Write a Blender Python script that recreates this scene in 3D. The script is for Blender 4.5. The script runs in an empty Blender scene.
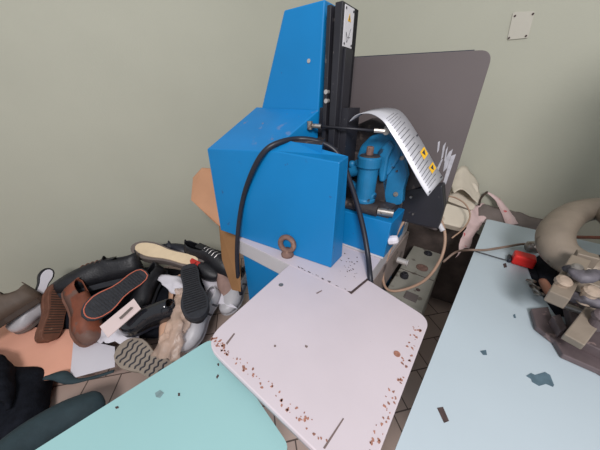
import bpy, bmesh, math, random
from mathutils import Vector, Matrix
random.seed(7)
S = bpy.context.scene
C = S.collection
# ---------------------------------------------------------------- camera
FPX, TH, H = 237.0, math.atan2(125, 237), 1.15
cam = bpy.data.objects.new('camera', bpy.data.cameras.new('camera')); C.objects.link(cam)
cam.data.sensor_width = 36; cam.data.lens = 36*FPX/600
cam.data.clip_start = .01
cam.location = (0, 0, H); cam.rotation_euler = (math.pi/2-TH, 0, 0)
S.camera = cam
# ---------------------------------------------------------------- light
w = bpy.data.worlds.new('world'); S.world = w; w.use_nodes = True
w.node_tree.nodes['Background'].inputs[0].default_value = (.93, .96, 1, 1)
w.node_tree.nodes['Background'].inputs[1].default_value = .50
def area(name, loc, target, sx, sy, e, col):
    l = bpy.data.lights.new(name, 'AREA'); l.shape = 'RECTANGLE'; l.size = sx; l.size_y = sy; l.energy = e; l.color = col
    o = bpy.data.objects.new(name, l); C.objects.link(o); o.location = loc
    o.rotation_euler = (Vector(target)-Vector(loc)).to_track_quat('-Z', 'Y').to_euler(); return o
area('key_light', (-.05, -1.1, 2.15), (.0, 1.3, .7), 0.6, .5, 43, (1, .965, .965))  # single key light, above and behind the camera
S.view_settings.view_transform = 'Standard'; S.view_settings.look = 'None'
S.view_settings.gamma = 1; S.view_settings.use_curve_mapping = False
S.view_settings.exposure = 0.0
# ---------------------------------------------------------------- pixel rays to real places
FL = .15                      # floor height
ct, st = math.cos(TH), math.sin(TH)
def ray(u, v):
    x = (u-300)/FPX; d = (v-225)/FPX
    return Vector((x, ct-d*st, -st-d*ct))
def at(u, v, z):
    r = ray(u, v); t = (z-H)/r.z; return Vector((r.x*t, r.y*t, z))
def aty(u, v, dist):
    r = ray(u, v); return Vector((0, 0, H)) + r*dist
RX, AX = Vector((.7944, -.6074, 0)), Vector((.6074, .7944, 0))
O = Vector((-.031, .594, 0))
MM = Matrix.Translation(O) @ Matrix(((RX.x, AX.x, 0, 0), (RX.y, AX.y, 0, 0), (0, 0, 1, 0), (0, 0, 0, 1)))
MI = MM.inverted()
def lz(u, v, z): return MI @ at(u, v, z)
def lb(u, v, b):
    c = MI @ Vector((0, 0, H)); r = MI.to_3x3() @ ray(u, v); t = (b-c.y)/r.y; return c+r*t
def la(u, v, a):
    c = MI @ Vector((0, 0, H)); r = MI.to_3x3() @ ray(u, v); t = (a-c.x)/r.x; return c+r*t
# ---------------------------------------------------------------- materials
def lin(c): return tuple(((x/255)/12.92 if x/255 <= .04045 else ((x/255+.055)/1.055)**2.4) for x in c)
def mat(name, col, rough=.6, metal=0, var=.12, scale=8, spots=None, spec=.4, bump=0, bscale=60, alpha=1, trans=0, coat=0):
    m = bpy.data.materials.new(name); m.use_nodes = True
    N, L = m.node_tree.nodes, m.node_tree.links
    b = N['Principled BSDF']; c = lin(col)
    tc = N.new('ShaderNodeTexCoord')
    n = N.new('ShaderNodeTexNoise'); n.inputs['Scale'].default_value = scale; n.inputs['Detail'].default_value = 6
    L.new(tc.outputs['Object'], n.inputs['Vector'])
    r = N.new('ShaderNodeValToRGB'); L.new(n.outputs[0], r.inputs[0])
    r.color_ramp.elements[0].position = .3; r.color_ramp.elements[1].position = .7
    r.color_ramp.elements[0].color = (*[x*(1-var) for x in c], 1)
    r.color_ramp.elements[1].color = (*[min(1, x*(1+var)) for x in c], 1)
    out = r.outputs[0]
    for k, (sc, th, scol, stretch) in enumerate(spots or []):
        n2 = N.new('ShaderNodeTexNoise'); n2.inputs['Scale'].default_value = sc; n2.inputs['Detail'].default_value = 4
        mp = N.new('ShaderNodeMapping'); mp.inputs['Scale'].default_value = stretch; mp.inputs['Location'].default_value = (k*3.1, k, 0)
        L.new(tc.outputs['Object'], mp.inputs[0]); L.new(mp.outputs[0], n2.inputs['Vector'])
        r2 = N.new('ShaderNodeValToRGB'); L.new(n2.outputs[0], r2.inputs[0])
        r2.color_ramp.elements[0].position = th; r2.color_ramp.elements[1].position = th+.04
        mx = N.new('ShaderNodeMix'); mx.data_type = 'RGBA'
        L.new(r2.outputs[0], mx.inputs[0]); L.new(out, mx.inputs[6]); mx.inputs[7].default_value = (*lin(scol), 1)
        out = mx.outputs[2]
    L.new(out, b.inputs['Base Color'])
    b.inputs['Roughness'].default_value = rough; b.inputs['Metallic'].default_value = metal
    b.inputs['Specular IOR Level'].default_value = spec
    b.inputs['Alpha'].default_value = alpha; b.inputs['Transmission Weight'].default_value = trans
    b.inputs['Coat Weight'].default_value = coat
    if bump:
        n3 = N.new('ShaderNodeTexNoise'); n3.inputs['Scale'].default_value = bscale; n3.inputs['Detail'].default_value = 3
        L.new(tc.outputs['Object'], n3.inputs['Vector'])
        bp = N.new('ShaderNodeBump'); bp.inputs['Strength'].default_value = bump; bp.inputs['Distance'].default_value = .004
        L.new(n3.outputs[0], bp.inputs['Height']); L.new(bp.outputs[0], b.inputs['Normal'])
    m['out'] = 1
    return m
U = (1, 1, 1)
M = dict(
 wall=mat('green_wall_paint', (178, 178, 163), .75, var=.03, scale=3, bump=.12, bscale=120, spots=[(9, .74, (168, 168, 153), (1, 1, .4))]),
 blue=mat('blue_enamel', (8, 119, 181), .42, var=.05, scale=5, spots=[(38, .70, (40, 95, 150), U)]),
 bluedirty=mat('worn_blue_enamel', (14, 118, 182), .5, var=.06, scale=9, spots=[(15, .61, (82, 122, 172), U), (34, .69, (110, 112, 140), U)]),
 bluecast=mat('blue_painted_casting', (30, 112, 158), .38, var=.2, scale=14, spots=[(30, .64, (38, 62, 84), U)], bump=.3, bscale=40),
 black=mat('black_metal', (38, 38, 44), .45, var=.2, spots=[(60, .68, (84, 80, 82), U)]),
 grimy=mat('grimy_dark_steel', (58, 52, 52), .55, var=.3, scale=20, spots=[(40, .6, (96, 86, 80), U)], bump=.3),
 steel=mat('worn_steel', (150, 145, 140), .35, .7, var=.2, scale=30, spots=[(50, .6, (100, 86, 78), U)]),
 plate=mat('dark_brown_grey_sheet', (96, 88, 88), .5, var=.08, scale=4, spots=[(14, .70, (108, 100, 98), (1, 1, .5))]),
 plate_edge=mat('dark_plate_back', (50, 52, 62), .5),
 white=mat('white_table_enamel', (204, 193, 199), .45, var=.04, scale=6, spots=[(70, .755, (150, 110, 98), U), (7, .68, (208, 190, 194), U)]),
 band=mat('grey_white_metal', (186, 184, 188), .5, var=.08, spots=[(30, .68, (150, 140, 138), U)]),
 rust=mat('rust', (158, 112, 96), .85, var=.35, scale=90, bump=.4),
 rustiron=mat('rusty_iron', (118, 92, 84), .75, .1, var=.25, scale=50, spots=[(60, .6, (140, 110, 96), U)], bump=.5),
 chip=mat('dark_paint_chip', (72, 58, 56), .8, var=.3, scale=70),
 turq=mat('turquoise_laminate', (150, 191, 192), .38, var=.03, scale=4, spots=[(120, .80, (86, 130, 126), U), (7, .69, (140, 192, 186), U)]),
 pale=mat('pale_blue_laminate', (182, 195, 203), .35, var=.03, scale=4, spots=[(80, .775, (110, 140, 146), U)]),
 tedge=mat('dark_table_edge', (98, 110, 116), .6),
 rubber=mat('black_rubber', (34, 36, 46), .42, var=.15),
 bleather=mat('black_leather', (32, 32, 36), .45, var=.25, scale=30, bump=.3, bscale=120),
 bgloss=mat('glossy_black_leather', (30, 32, 38), .14, var=.1, coat=.6),
 bsole=mat('dark_grey_sole', (48, 50, 56), .7, var=.2, scale=60, bump=.4, bscale=80),
 bcloth=mat('black_cloth', (26, 28, 35), .95, var=.3, scale=40, spec=.1, bump=.5, bscale=150),
 tcloth=mat('dark_teal_cloth', (46, 62, 68), .8, var=.15, scale=30, bump=.3, bscale=90),
 olive=mat('olive_brown_leather', (92, 78, 68), .6, var=.15, scale=25, bump=.3),
 olived=mat('dark_olive_brown', (62, 48, 40), .65, var=.15, scale=25),
 brown=mat('brown_rubber_sole', (108, 70, 54), .7, var=.2, scale=30, spots=[(30, .66, (140, 106, 86), U)]),
 tan=mat('russet_leather', (128, 72, 52), .6, var=.35, scale=14, spots=[(11, .56, (112, 84, 74), U)], bump=.2),
 tangrey=mat('dusty_brown_leather', (122, 86, 72), .6, var=.2, scale=18),
 orange=mat('orange_trim', (206, 112, 88), .6),
 red=mat('red_plastic', (214, 42, 38), .4, var=.08),
 redcloth=mat('red_lining', (190, 52, 44), .7),
 cream=mat('cream_insole', (226, 204, 172), .8, var=.05, scale=30),
 greyrim=mat('warm_grey_rubber', (112, 102, 98), .6, var=.1, scale=20),
 greysole=mat('taupe_rubber', (150, 138, 126), .7, var=.08, scale=30),
 lgrey=mat('light_grey_plastic', (184, 182, 186), .4, var=.06, scale=20),
 mauve=mat('mauve_suede', (150, 124, 116), .9, var=.1, scale=40, spec=.1),
 paper=mat('white_paper', (218, 214, 222), .85, var=.03, scale=6, spec=.1),
 card=mat('pale_pink_card', (226, 206, 204), .8, var=.02),
 peach=mat('peach_foam_sheet', (238, 176, 152), .85, var=.05, scale=7, spec=.1),
 film=mat('clear_plastic_film', (214, 186, 168), .38, var=.1, scale=20, alpha=.5, spec=.8, bump=1, bscale=40),
 skin=mat('beige_lining', (202, 160, 134), .8, var=.08),
 cardboard=mat('brown_cardboard', (188, 142, 112), .85, var=.06, scale=10, spec=.1),
 cardb2=mat('dark_cardboard', (138, 102, 70), .85, var=.08, scale=10, spec=.1),
 scale=mat('brushed_aluminium', (192, 192, 198), .38, .25, var=.04, scale=20),
 ink=mat('dark_ink', (60, 60, 66), .6), yellow=mat('yellow_label', (228, 178, 40), .5),
 plaque=mat('white_label', (208, 206, 210), .4, var=.02),
 castbeige=mat('grey_beige_casting', (136, 124, 111), .5, .15, var=.14, scale=14, spots=[(22, .66, (112, 98, 86), U)], bump=.25),
 mauvemetal=mat('mauve_grey_steel', (102, 90, 92), .5, .2, var=.2, scale=30, spots=[(40, .64, (146, 126, 124), U)]),
 panel=mat('grey_green_painted_steel', (142, 140, 132), .55, var=.1, scale=12, spots=[(20, .62, (104, 98, 92), U)]),
 sidegrey=mat('brown_grey_steel', (136, 124, 120), .6, var=.12, scale=10, spots=[(16, .6, (96, 86, 84), U)]),
 ivory=mat('ivory_plastic', (206, 196, 180), .5, var=.05, scale=12, spots=[(10, .68, (176, 160, 142), U)]),
 pinkcloth=mat('pink_white_ribbon_cloth', (212, 186, 184), .9, var=.08, scale=20, spots=[(26, .62, (196, 96, 98), (1, 1, 1))]),
 cord=mat('beige_rubber_hose', (166, 136, 116), .5, var=.1, scale=20),
 wire=mat('brown_grey_wire', (128, 108, 96), .55, var=.15, scale=30),
 chrome=mat('bright_metal', (190, 186, 184), .42, .5, var=.05),
 bolt=mat('dull_bolt', (168, 150, 134), .5, .2, var=.2, scale=60),
 oily=mat('oily_grey_cloth', (92, 88, 94), .6, var=.4, scale=50, bump=.6),
 dbrown=mat('dark_brown_cloth', (70, 60, 56), .9, var=.4, scale=14, bump=.5),
 finger=mat('tan_rubber_grip', (176, 122, 100), .5, var=.08),
)
def floor_mat():
    m = bpy.data.materials.new('beige_floor_tiles'); m.use_nodes = True
    N, L = m.node_tree.nodes, m.node_tree.links; b = N['Principled BSDF']
    tc = N.new('ShaderNodeTexCoord'); mp = N.new('ShaderNodeMapping'); L.new(tc.outputs['Object'], mp.inputs[0])
    mp.inputs['Rotation'].default_value = (0, 0, math.radians(-12))
    br = N.new('ShaderNodeTexBrick'); L.new(mp.outputs[0], br.inputs['Vector'])
    br.offset = .5
    br.inputs['Color1'].default_value = (*lin((196, 174, 162)), 1); br.inputs['Color2'].default_value = (*lin((186, 164, 154)), 1)
    br.inputs['Mortar'].default_value = (*lin((96, 82, 76)), 1)
    br.inputs['Scale'].default_value = 1; br.inputs['Mortar Size'].default_value = .0025
    br.inputs['Brick Width'].default_value = .12; br.inputs['Row Height'].default_value = .12
    L.new(br.outputs[0], b.inputs['Base Color']); b.inputs['Roughness'].default_value = .45
    return m
M['floor'] = floor_mat()
# ---------------------------------------------------------------- mesh helpers
def obj(name, vf, m, parent=None, bev=0, smooth=False, sub=0, solid=0, seg=2):
    v, f = vf
    me = bpy.data.meshes.new(name); me.from_pydata([tuple(p) for p in v], [], f)
    bm = bmesh.new(); bm.from_mesh(me)
    if not solid: bmesh.ops.recalc_face_normals(bm, faces=bm.faces)
    bm.to_mesh(me); bm.free()
    me.materials.append(M[m] if isinstance(m, str) else m)
    o = bpy.data.objects.new(name, me); C.objects.link(o)
    if smooth:
        for p in me.polygons: p.use_smooth = True
    if solid:
        s = o.modifiers.new('s', 'SOLIDIFY'); s.thickness = solid; s.offset = 0
    if bev:
        b = o.modifiers.new('b', 'BEVEL'); b.width = bev; b.segments = seg; b.limit_method = 'ANGLE'; b.angle_limit = math.radians(40)
        if not smooth: b.harden_normals = False
    if sub:
        s = o.modifiers.new('u', 'SUBSURF'); s.levels = sub; s.render_levels = sub
    if parent:
        o.parent = parent
    return o
def tag(o, label, cat=None, group=None, kind=None):
    if label: o['label'] = label
    if cat: o['category'] = cat
    if group: o['group'] = group
    if kind: o['kind'] = kind
    return o
def lab(o, label): o['label'] = label; return o
def thing(name, label, cat, mw=None, loc=None, group=None):
    o = bpy.data.objects.new(name, None); C.objects.link(o); o.empty_display_size = .05
    if mw is not None: o.matrix_world = mw
    elif loc is not None: o.location = loc
    return tag(o, label, cat, group)
def join(*vfs):
    V, F = [], []
    for v, f in vfs:
        n = len(V); V += [tuple(p) for p in v]; F += [[i+n for i in q] for q in f]
    return V, F
def xf(vf, m): return [tuple(m @ Vector(p)) for p in vf[0]], vf[1]
def box(x0, x1, y0, y1, z0, z1):
    v = [(x, y, z) for z in (z0, z1) for x, y in ((x0, y0), (x1, y0), (x1, y1), (x0, y1))]
    return v, [[3, 2, 1, 0], [4, 5, 6, 7], [0, 1, 5, 4], [1, 2, 6, 5], [2, 3, 7, 6], [3, 0, 4, 7]]
def prism(pts, d):           # 3D polygon extruded by vector d
    n = len(pts); d = Vector(d)
    v = [Vector(p) for p in pts]+[Vector(p)+d for p in pts]
    return v, [list(range(n))[::-1], list(range(n, 2*n))]+[[i, (i+1) % n, n+(i+1) % n, n+i] for i in range(n)]
def hull(bot, top):
    n = len(bot)
    return list(bot)+list(top), [list(range(n))[::-1], list(range(n, 2*n))]+[[i, (i+1) % n, n+(i+1) % n, n+i] for i in range(n)]
def roundpoly(pts, r, seg=5):
    out = []; n = len(pts)
    for i, p in enumerate(pts):
        p = Vector(p[:2]).to_3d() if len(p) == 2 else Vector(p); a = Vector((*pts[i-1][:2], 0)) if len(pts[i-1]) == 2 else Vector(pts[i-1]); q = pts[(i+1) % n]; b = Vector((*q[:2], 0)) if len(q) == 2 else Vector(q)
        rr = r[i] if isinstance(r, (list, tuple)) else r
        if rr <= 0: out.append(p); continue
        da, db = (a-p).normalized(), (b-p).normalized()
        s, e = p+da*rr, p+db*rr
        for k in range(seg+1):
            t = k/seg; out.append((1-t)**2*s+2*t*(1-t)*p+t*t*e)
    return out
def smoothpath(P, n=6):
    P = [Vector(p) for p in P]
    if len(P) < 3: return P
    Q = [P[0]*2-P[1]]+P+[P[-1]*2-P[-2]]; out = []
    for i in range(1, len(Q)-2):
        a, b, c, d = Q[i-1:i+3]
        for k in range(n):
            t = k/n
            out.append(.5*((2*b)+(c-a)*t+(2*a-5*b+4*c-d)*t*t+(3*b-a-3*c+d)*t**3))
    out.append(Q[-2]); return out
def tube(P, r, seg=10, n=6, flat=1, up=None):
    P = smoothpath(P, n) if n > 1 else [Vector(p) for p in P]
    V, F = [], []; m = len(P)
    t0 = (P[1]-P[0]).normalized(); u = Vector(up) if up else (Vector((0, 0, 1)) if abs(t0.z) < .9 else Vector((1, 0, 0)))
    for i, p in enumerate(P):
        t = (P[min(i+1, m-1)]-P[max(i-1, 0)]).normalized()
        u = (u-t*u.dot(t)).normalized(); w_ = t.cross(u)
        rr = r(i/(m-1)) if callable(r) else r
        for k in range(seg):
            a = 2*math.pi*k/seg; V.append(p+u*math.cos(a)*rr*flat+w_*math.sin(a)*rr)
    for i in range(m-1):
        for k in range(seg): F.append([i*seg+k, i*seg+(k+1) % seg, (i+1)*seg+(k+1) % seg, (i+1)*seg+k])
    F += [list(range(seg))[::-1], list(range((m-1)*seg, m*seg))]
    return V, F
def cyl(p, q, r, seg=20, r2=None):
    r2 = r if r2 is None else r2
    return tube([p, q], lambda t: r+(r2-r)*t, seg, 1)
def lathe(prof, c, ax=(0, 0, 1), seg=24):    # prof: (r, h)
    ax = Vector(ax).normalized(); u = ax.orthogonal().normalized(); w_ = ax.cross(u); c = Vector(c); V, F = [], []
    for r, h in prof:
        for k in range(seg):
            a = 2*math.pi*k/seg; V.append(c+ax*h+(u*math.cos(a)+w_*math.sin(a))*max(r, 1e-5))
    for i in range(len(prof)-1):
        for k in range(seg): F.append([i*seg+k, i*seg+(k+1) % seg, (i+1)*seg+(k+1) % seg, (i+1)*seg+k])
    F += [list(range(seg))[::-1], list(range((len(prof)-1)*seg, len(prof)*seg))]
    return V, F
def torus(c, ax, R_, r, seg=28, s2=12):
    ax = Vector(ax).normalized(); u = ax.orthogonal().normalized(); w_ = ax.cross(u); c = Vector(c); V, F = [], []
    for i in range(seg):
        a = 2*math.pi*i/seg; d = u*math.cos(a)+w_*math.sin(a)
        for k in range(s2):
            b = 2*math.pi*k/s2; V.append(c+d*(R_+r*math.cos(b))+ax*r*math.sin(b))
    for i in range(seg):
        for k in range(s2): F.append([i*s2+k, ((i+1) % seg)*s2+k, ((i+1) % seg)*s2+(k+1) % s2, i*s2+(k+1) % s2])
    return V, F
def hexbolt(p, d, r, h):
    return cyl(Vector(p), Vector(p)+Vector(d).normalized()*h, r, 6)
def blob(c, ax, seg=16, n=10, noise=0, pw=1):  # ax: three semi-axis vectors
    c = Vector(c); X, Y, Z = [Vector(a) for a in ax]; V, F = [], []
    for i in range(n+1):
        ph = math.pi*i/n
        for k in range(seg):
            a = 2*math.pi*k/seg; q = 1+noise*random.uniform(-1, 1)
            V.append(c+(X*math.sin(ph)*math.cos(a)+Y*math.sin(ph)*math.sin(a)+Z*math.cos(ph))*q)
    for i in range(n):
        for k in range(seg): F.append([i*seg+k, i*seg+(k+1) % seg, (i+1)*seg+(k+1) % seg, (i+1)*seg+k])
    return V, F
# ================================================================ the room
NW = -Vector((.0, 0, 0))
corner = Vector((.11, 1.722, 0))
ld = Vector((-.9212, -.3890, 0)); rd = Vector((.7944, -.6074, 0))
def wallslab(name, p, d, L_, off):
    n = Vector((-d.y, d.x, 0))*off
    a = p; b = p+d*L_
    o = obj(name, hull([a+Vector((0, 0, FL)), b+Vector((0, 0, FL)), b+n+Vector((0, 0, FL)), a+n+Vector((0, 0, FL))],
                       [a+Vector((0, 0, 2.9)), b+Vector((0, 0, 2.9)), b+n+Vector((0, 0, 2.9)), a+n+Vector((0, 0, 2.9))]), 'wall')
    tag(o, None, kind='structure'); return o
wallslab('wall_left', corner, ld, 3.6, -.12)
wallslab('wall_right', corner, rd, 3.0, .12)
o = obj('floor', box(-3.6, 3, -1.2, 3.2, FL-.06, FL), 'floor'); tag(o, None, kind='structure')
# blank cover plate screwed on the wall
def wallpt(u, v, off=.0):     # point on right wall face, pulled off the wall by off
    n = Vector((-rd.y, rd.x, 0)); c0 = corner - n*off; r = ray(u, v); o0 = Vector((0, 0, H))
    t = (c0-o0).dot(n)/r.dot(n); return o0+r*t
cp = [wallpt(513, 12, .004), wallpt(535, 11, .004), wallpt(528, 38, .004), wallpt(507, 40, .004)]
n_ = Vector((-rd.y, rd.x, 0))
t = thing('wall_cover_plate', 'small pale blank cover plate screwed high on the green wall right of the grey sheet', 'plate', loc=cp[3])
def loc(vf, t): 
    mi = t.matrix_world.inverted() if t.rotation_euler.z else Matrix.Translation(-t.location); return xf(vf, mi)
M['cover'] = mat('cover_plate_paint', (188, 184, 172), .6, var=.02)
obj('plate', loc(prism(roundpoly(cp, .006), n_*.004), t), 'cover', t, bev=.001)
for q in ((515, 16), (533, 14), (526, 36), (509, 38)):
    p = wallpt(*q, .004); obj('screw', loc(cyl(p, p-n_*.002, .0035, 10), t), 'chip', t)
# ================================================================ tables beside the machine
def table(name, label, poly, z, th, m, em, legs, rad):
    c = sum((Vector(p) for p in poly), Vector())/len(poly)
    t = thing(name, label, 'table', loc=(c.x, c.y, FL))
    pts = [(p.x, p.y, 0) for p in roundpoly([(q[0], q[1], 0) for q in poly], rad)]
    L0 = Vector((c.x, c.y, FL))
    top = [Vector((p[0], p[1], z-.004))-L0 for p in pts]
    obj('tabletop', prism(top, (0, 0, .004)), m, t)
    obj('edge_band', prism([p-Vector((0, 0, th-.004)) for p in top], (0, 0, th-.0042)), em, t)
    for x, y in legs: obj('leg', box(x-.02-c.x, x+.02-c.x, y-.02-c.y, y+.02-c.y, 0, z-th-FL), 'band', t, bev=.002)
    return t
zt = .655
A0, A1, A2, A3 = at(207, 341, zt), at(35, 450, zt), at(292, 450, zt), at(243, 378, zt)
dl = (A0-A1).normalized(); dr = (A2-A3).normalized()
# far corner hidden beneath the white tabletop
def inter(p, d, q, e):
    k = ((q.x-p.x)*e.y-(q.y-p.y)*e.x)/(d.x*e.y-d.y*e.x); return p+d*k
K = inter(A0, dl, A3, -dr)
tq = table('turquoise_table', 'turquoise topped table in the left foreground partly under the white tabletop',
      [tuple(K), tuple(A1-dl*.25), tuple(A1-dl*.25+dr*.2), tuple(K+dr*.28)], zt, .018, 'turq', 'tedge',
      [((A1-dl*.2+dr*.06).x, (A1-dl*.2+dr*.06).y), ((K+dr*.22-dl*.05).x, (K+dr*.22-dl*.05).y)], [.03, .02, .02, .02])
zr = .70
B0, B1 = at(487, 219, zr), at(395, 450, zr)
B2 = at(530, 231, zr); db = (B0-B1).normalized(); dc = rd
tp = table('pale_blue_table', 'pale blue topped table on the right holding the cast iron hand press',
      [tuple(B0), tuple(B1-db*.06), tuple(B1-db*.06+dc*.98), tuple(B0+dc*.98)], zr, .03, 'pale', 'tedge',
      [tuple((B1+db*.0+dc*.06)[:2]), tuple((B1+dc*.92)[:2]), tuple((B0-db*.08+dc*.92)[:2]), tuple((B0-db*.08+dc*.12)[:2])], [.015]*4)
def decal(t, pts, z, m='chip', name='paint_chip'):   # a worn patch through the surface film
    P = [at(u, v, z+.0002)-t.location for u, v in pts]
    return obj(name, prism(P, (0, 0, .0004)), m, t)
M['wornblue'] = mat('worn_blue_spot', (84, 106, 118), .7, var=.2, scale=60)
M['worngreen'] = mat('worn_turquoise_spot', (112, 134, 136), .7, var=.3, scale=80)
decal(tp, [(437, 408), (443, 407), (449, 421), (444, 423)], zr, 'chip')
decal(tp, [(526, 376), (531, 373), (535, 375), (545, 372), (550, 375), (554, 385), (553, 387), (546, 384), (539, 386), (532, 382), (531, 379)], zr, 'wornblue')
decal(tp, [(480, 351), (486, 350), (487, 355), (483, 355)], zr, 'wornblue')
decal(tp, [(513, 315), (515, 314), (516, 318), (514, 318)], zr, 'wornblue')
decal(tp, [(503, 264), (506, 263), (507, 267), (504, 268)], zr, 'chip')
decal(tq, [(155, 393), (160, 390), (164, 393), (160, 398), (156, 397)], zt, 'worngreen')
decal(tq, [(115, 407), (118, 406), (119, 408), (116, 409)], zt, 'chip')
decal(tq, [(178, 393), (180, 393), (180, 396), (178, 396)], zt, 'chip')
decal(tq, [(216, 377), (218, 374), (219, 376), (217, 379)], zt, 'chip')
decal(tq, [(217, 364), (219, 363), (219, 366), (218, 366)], zt, 'chip')
cb_ = thing('shadow_blocker', 'grey metal cabinet added out of view to shade the right wall, on the pale blue table', 'blocker', mw=Matrix.Translation((.775, .425, .7005)) @ Matrix.Rotation(math.atan2(-.6074, .7944), 4, 'Z'))  # added box outside the view; casts the soft shadow on the right wall
obj('body', box(0, .40, -.17, 0, 0, .80), 'panel', cb_, bev=.004)
for k in range(2): obj('blocker_panel', box(.008+.194*k, .196+.194*k, -.182, -.1705, .02, .78), 'panel', cb_, bev=.002)
# ================================================================ the blue machine (local frame a, b, z)
mc = thing('leather_press_machine', 'tall blue enamelled machine with white tabletop and black column in the middle', 'machine', mw=MM)
Vt = Vector
ZT = .70
P_ = lambda a, b, z: Vector((a, b, z))
# white tabletop
tb = [(0, 0), (.024, -.318), (.385, -.32), (.392, .036), (.222, .078), (.209, 0)]
tbl = roundpoly([(x, y, ZT-.012) for x, y in tb], [0, .05, .05, .03, 0, 0], 7)
top = obj('tabletop', prism(tbl, (0, 0, .012)), 'white', mc, bev=.002); lab(top, 'white enamelled tabletop with rusty edges')
M['rim'] = mat('tabletop_lip', (150, 150, 156), .5, var=.1, scale=30, spots=[(40, .6, (140, 110, 96), U)])
inner = [Vector((x*.985+.003, y*.98-.001, ZT-.034)) for x, y, z in tbl]
obj('tabletop_lip', prism(inner, (0, 0, .0219)), 'rim', mc)
def rblob(cx, cy, r, m, nm, par, z, squash=1, ang=0, n=11, rnd=.35):
    pts = []
    for k in range(n):
        a = 2*math.pi*k/n; q = r*(1+random.uniform(-rnd, rnd))
        x, y = q*math.cos(a), q*math.sin(a)*squash
        pts.append(Vector((cx+x*math.cos(ang)-y*math.sin(ang), cy+x*math.sin(ang)+y*math.cos(ang), z)))
    return prism(pts, (0, 0, .0005))
rl = []
for k in range(90):            # rust worn through along the front-left edge
    tt = random.random()**1.5; e = random.random()**1.6*.02
    rl.append(rblob(.034+.32*tt*.9, -.306+e*.8, random.uniform(.0008, .0034), 0, 0, 0, ZT+.0001, .7, random.random()*3))
rl2 = []
for k in range(70):
    tt = random.random(); e = random.random()**2*.016
    rl2.append(rblob(.382-e, -.30+tt*.30, random.uniform(.0008, .0032), 0, 0, 0, ZT+.0001, .7, random.random()*3))
tag(obj('rust_spots', join(*rl), 'rust', top), 'rust spots along front left edge', kind='stuff'); tag(obj('rust_spots', join(*rl2), 'rust', top), 'rust spots along right edge', kind='stuff')
for (u, v) in ((281, 285), (397, 354)):
    p = lz(u, v, ZT)
    lab(obj('table_screw', join(lathe([(.0065, 0), (.0065, .0012), (.004, .0014), (.0035, .0006), (0, .0006)], p, seg=16)), 'steel' if u < 300 else 'rust', top), 'countersunk screw')
M['brownish'] = mat('bare_metal_scratch', (120, 104, 100), .6)
for pts in ([(226, 343), (234, 333), (235, 334), (227, 345)], [(323, 448), (343, 418), (344, 419), (325, 449)], [(274, 345), (276, 345), (276, 347), (274, 347)], [(305, 345), (308, 346), (307, 348), (305, 347)], [(316, 293), (322, 290), (322, 291), (317, 294)]):
    obj('scratch', prism([lz(u, v, ZT+.0002) for u, v in pts], (0, 0, .0004)), 'brownish', top)
# support under the table
obj('table_bracket', join(box(.10, .30, -.20, .02, .60, .666), box(.16, .24, -.12, .02, .5, .62)), 'black', mc, bev=.003)
# base plate and pedestal
bp_ = [(-.245, -.004), (-.004, -.004), (.205, -.0015), (.218, .078), (.205, .56), (-.245, .56)]
base = obj('base_plate', prism([P_(x, y, .64) for x, y in bp_], (0, 0, .0595)), 'band', mc, bev=.002)
obj('base_top', prism([P_(x, y, .6996) for x, y in bp_], (0, 0, .0012)), 'white', mc)
obj('pedestal', box(-.238, .19, .006, .54, FL, .6399), 'blue', mc, bev=.003)
obj('side_panel', box(.192, .216, .085, .56, .50, .6395), 'sidegrey', mc, bev=.002)
# paint chips along the front joint of the base
ch = []
for k in range(22):
    p = lz(294+random.random()*56, 0, ZT)
    ch.append(rblob(random.uniform(.01, .2), random.uniform(.0, .006), random.uniform(.0015, .004), 0, 0, 0, ZT+.001, .35, 0))
for k in range(26):
    u, v = random.gauss(351, 6), random.gauss(267, 5); p = lz(u, v, ZT)
    if p.y > .01 and p.x < .205: ch.append(rblob(p.x, p.y, random.uniform(.0008, .0028), 0, 0, 0, ZT+.001, .8))
ch.append(prism([lz(u, v, ZT+.001) for u, v in ((347, 291), (351.5, 294), (368, 280), (367, 278.5), (351, 291.5))], (0, 0, .0006)))
tag(obj('chipped_paint', join(*ch), 'chip', mc), None, kind='stuff')
# front cover and hood: one folded sheet housing
T1, T2 = lb(256.5, 107, .20), lb(319, 110, .20)
def lpl(u, v, p0, n):        # pixel ray on a local plane
    c = MI @ Vector((0, 0, H)); r = MI.to_3x3() @ ray(u, v); return c+r*((p0-c).dot(n)/r.dot(n))
BL, BR = P_(-.350, .0, .7015), P_(.112, .058, .7015)
fn = (BR-BL).cross(P_(0, 0, 1)).normalized()
Tb = lpl(262, 151, BL, fn); Tc = lpl(276, 151.5, BL, fn); TR = lpl(339.5, 162.5, BL, fn)
TL = lpl(207, 149, BL, fn); hn = (T2-TL).cross(Tb-TL).normalized()
T1 = lpl(256.5, 107, TL, hn); G = lpl(285, 139, TL, hn)
TRb = P_(TR.x-.008, TR.y+.062, TR.z+.004)
BRb = BR+P_(-.003, .075, 0)
GB = P_(G.x, G.y, .7015)
V = [BL, BR, BRb, P_(G.x+.02, .16, .7015), P_(T2.x, .2, .7015), P_(T1.x, .2, .7015), TL, Tb, Tc, TR, TRb, G, T2, T1]
F = [[0, 1, 9, 8, 7, 6], [1, 2, 10, 9], [2, 3, 11, 10], [3, 4, 12, 11], [4, 5, 13, 12], [5, 0, 6, 13], [6, 7, 11, 12, 13], [7, 8, 11], [8, 9, 10, 11], [0, 5, 4, 3, 2, 1]]
hood = obj('hood_cover', (V, F), 'bluedirty', mc, bev=.0025)
obj('column_foot', box(T2.x-.03, lb(345, 130, .2).x, .21, .285, .72, 1.13), 'black', mc)
hood.data.materials.append(M['blue'])
for k, p in enumerate(hood.data.polygons):
    if k != 6: p.material_index = 1
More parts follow.
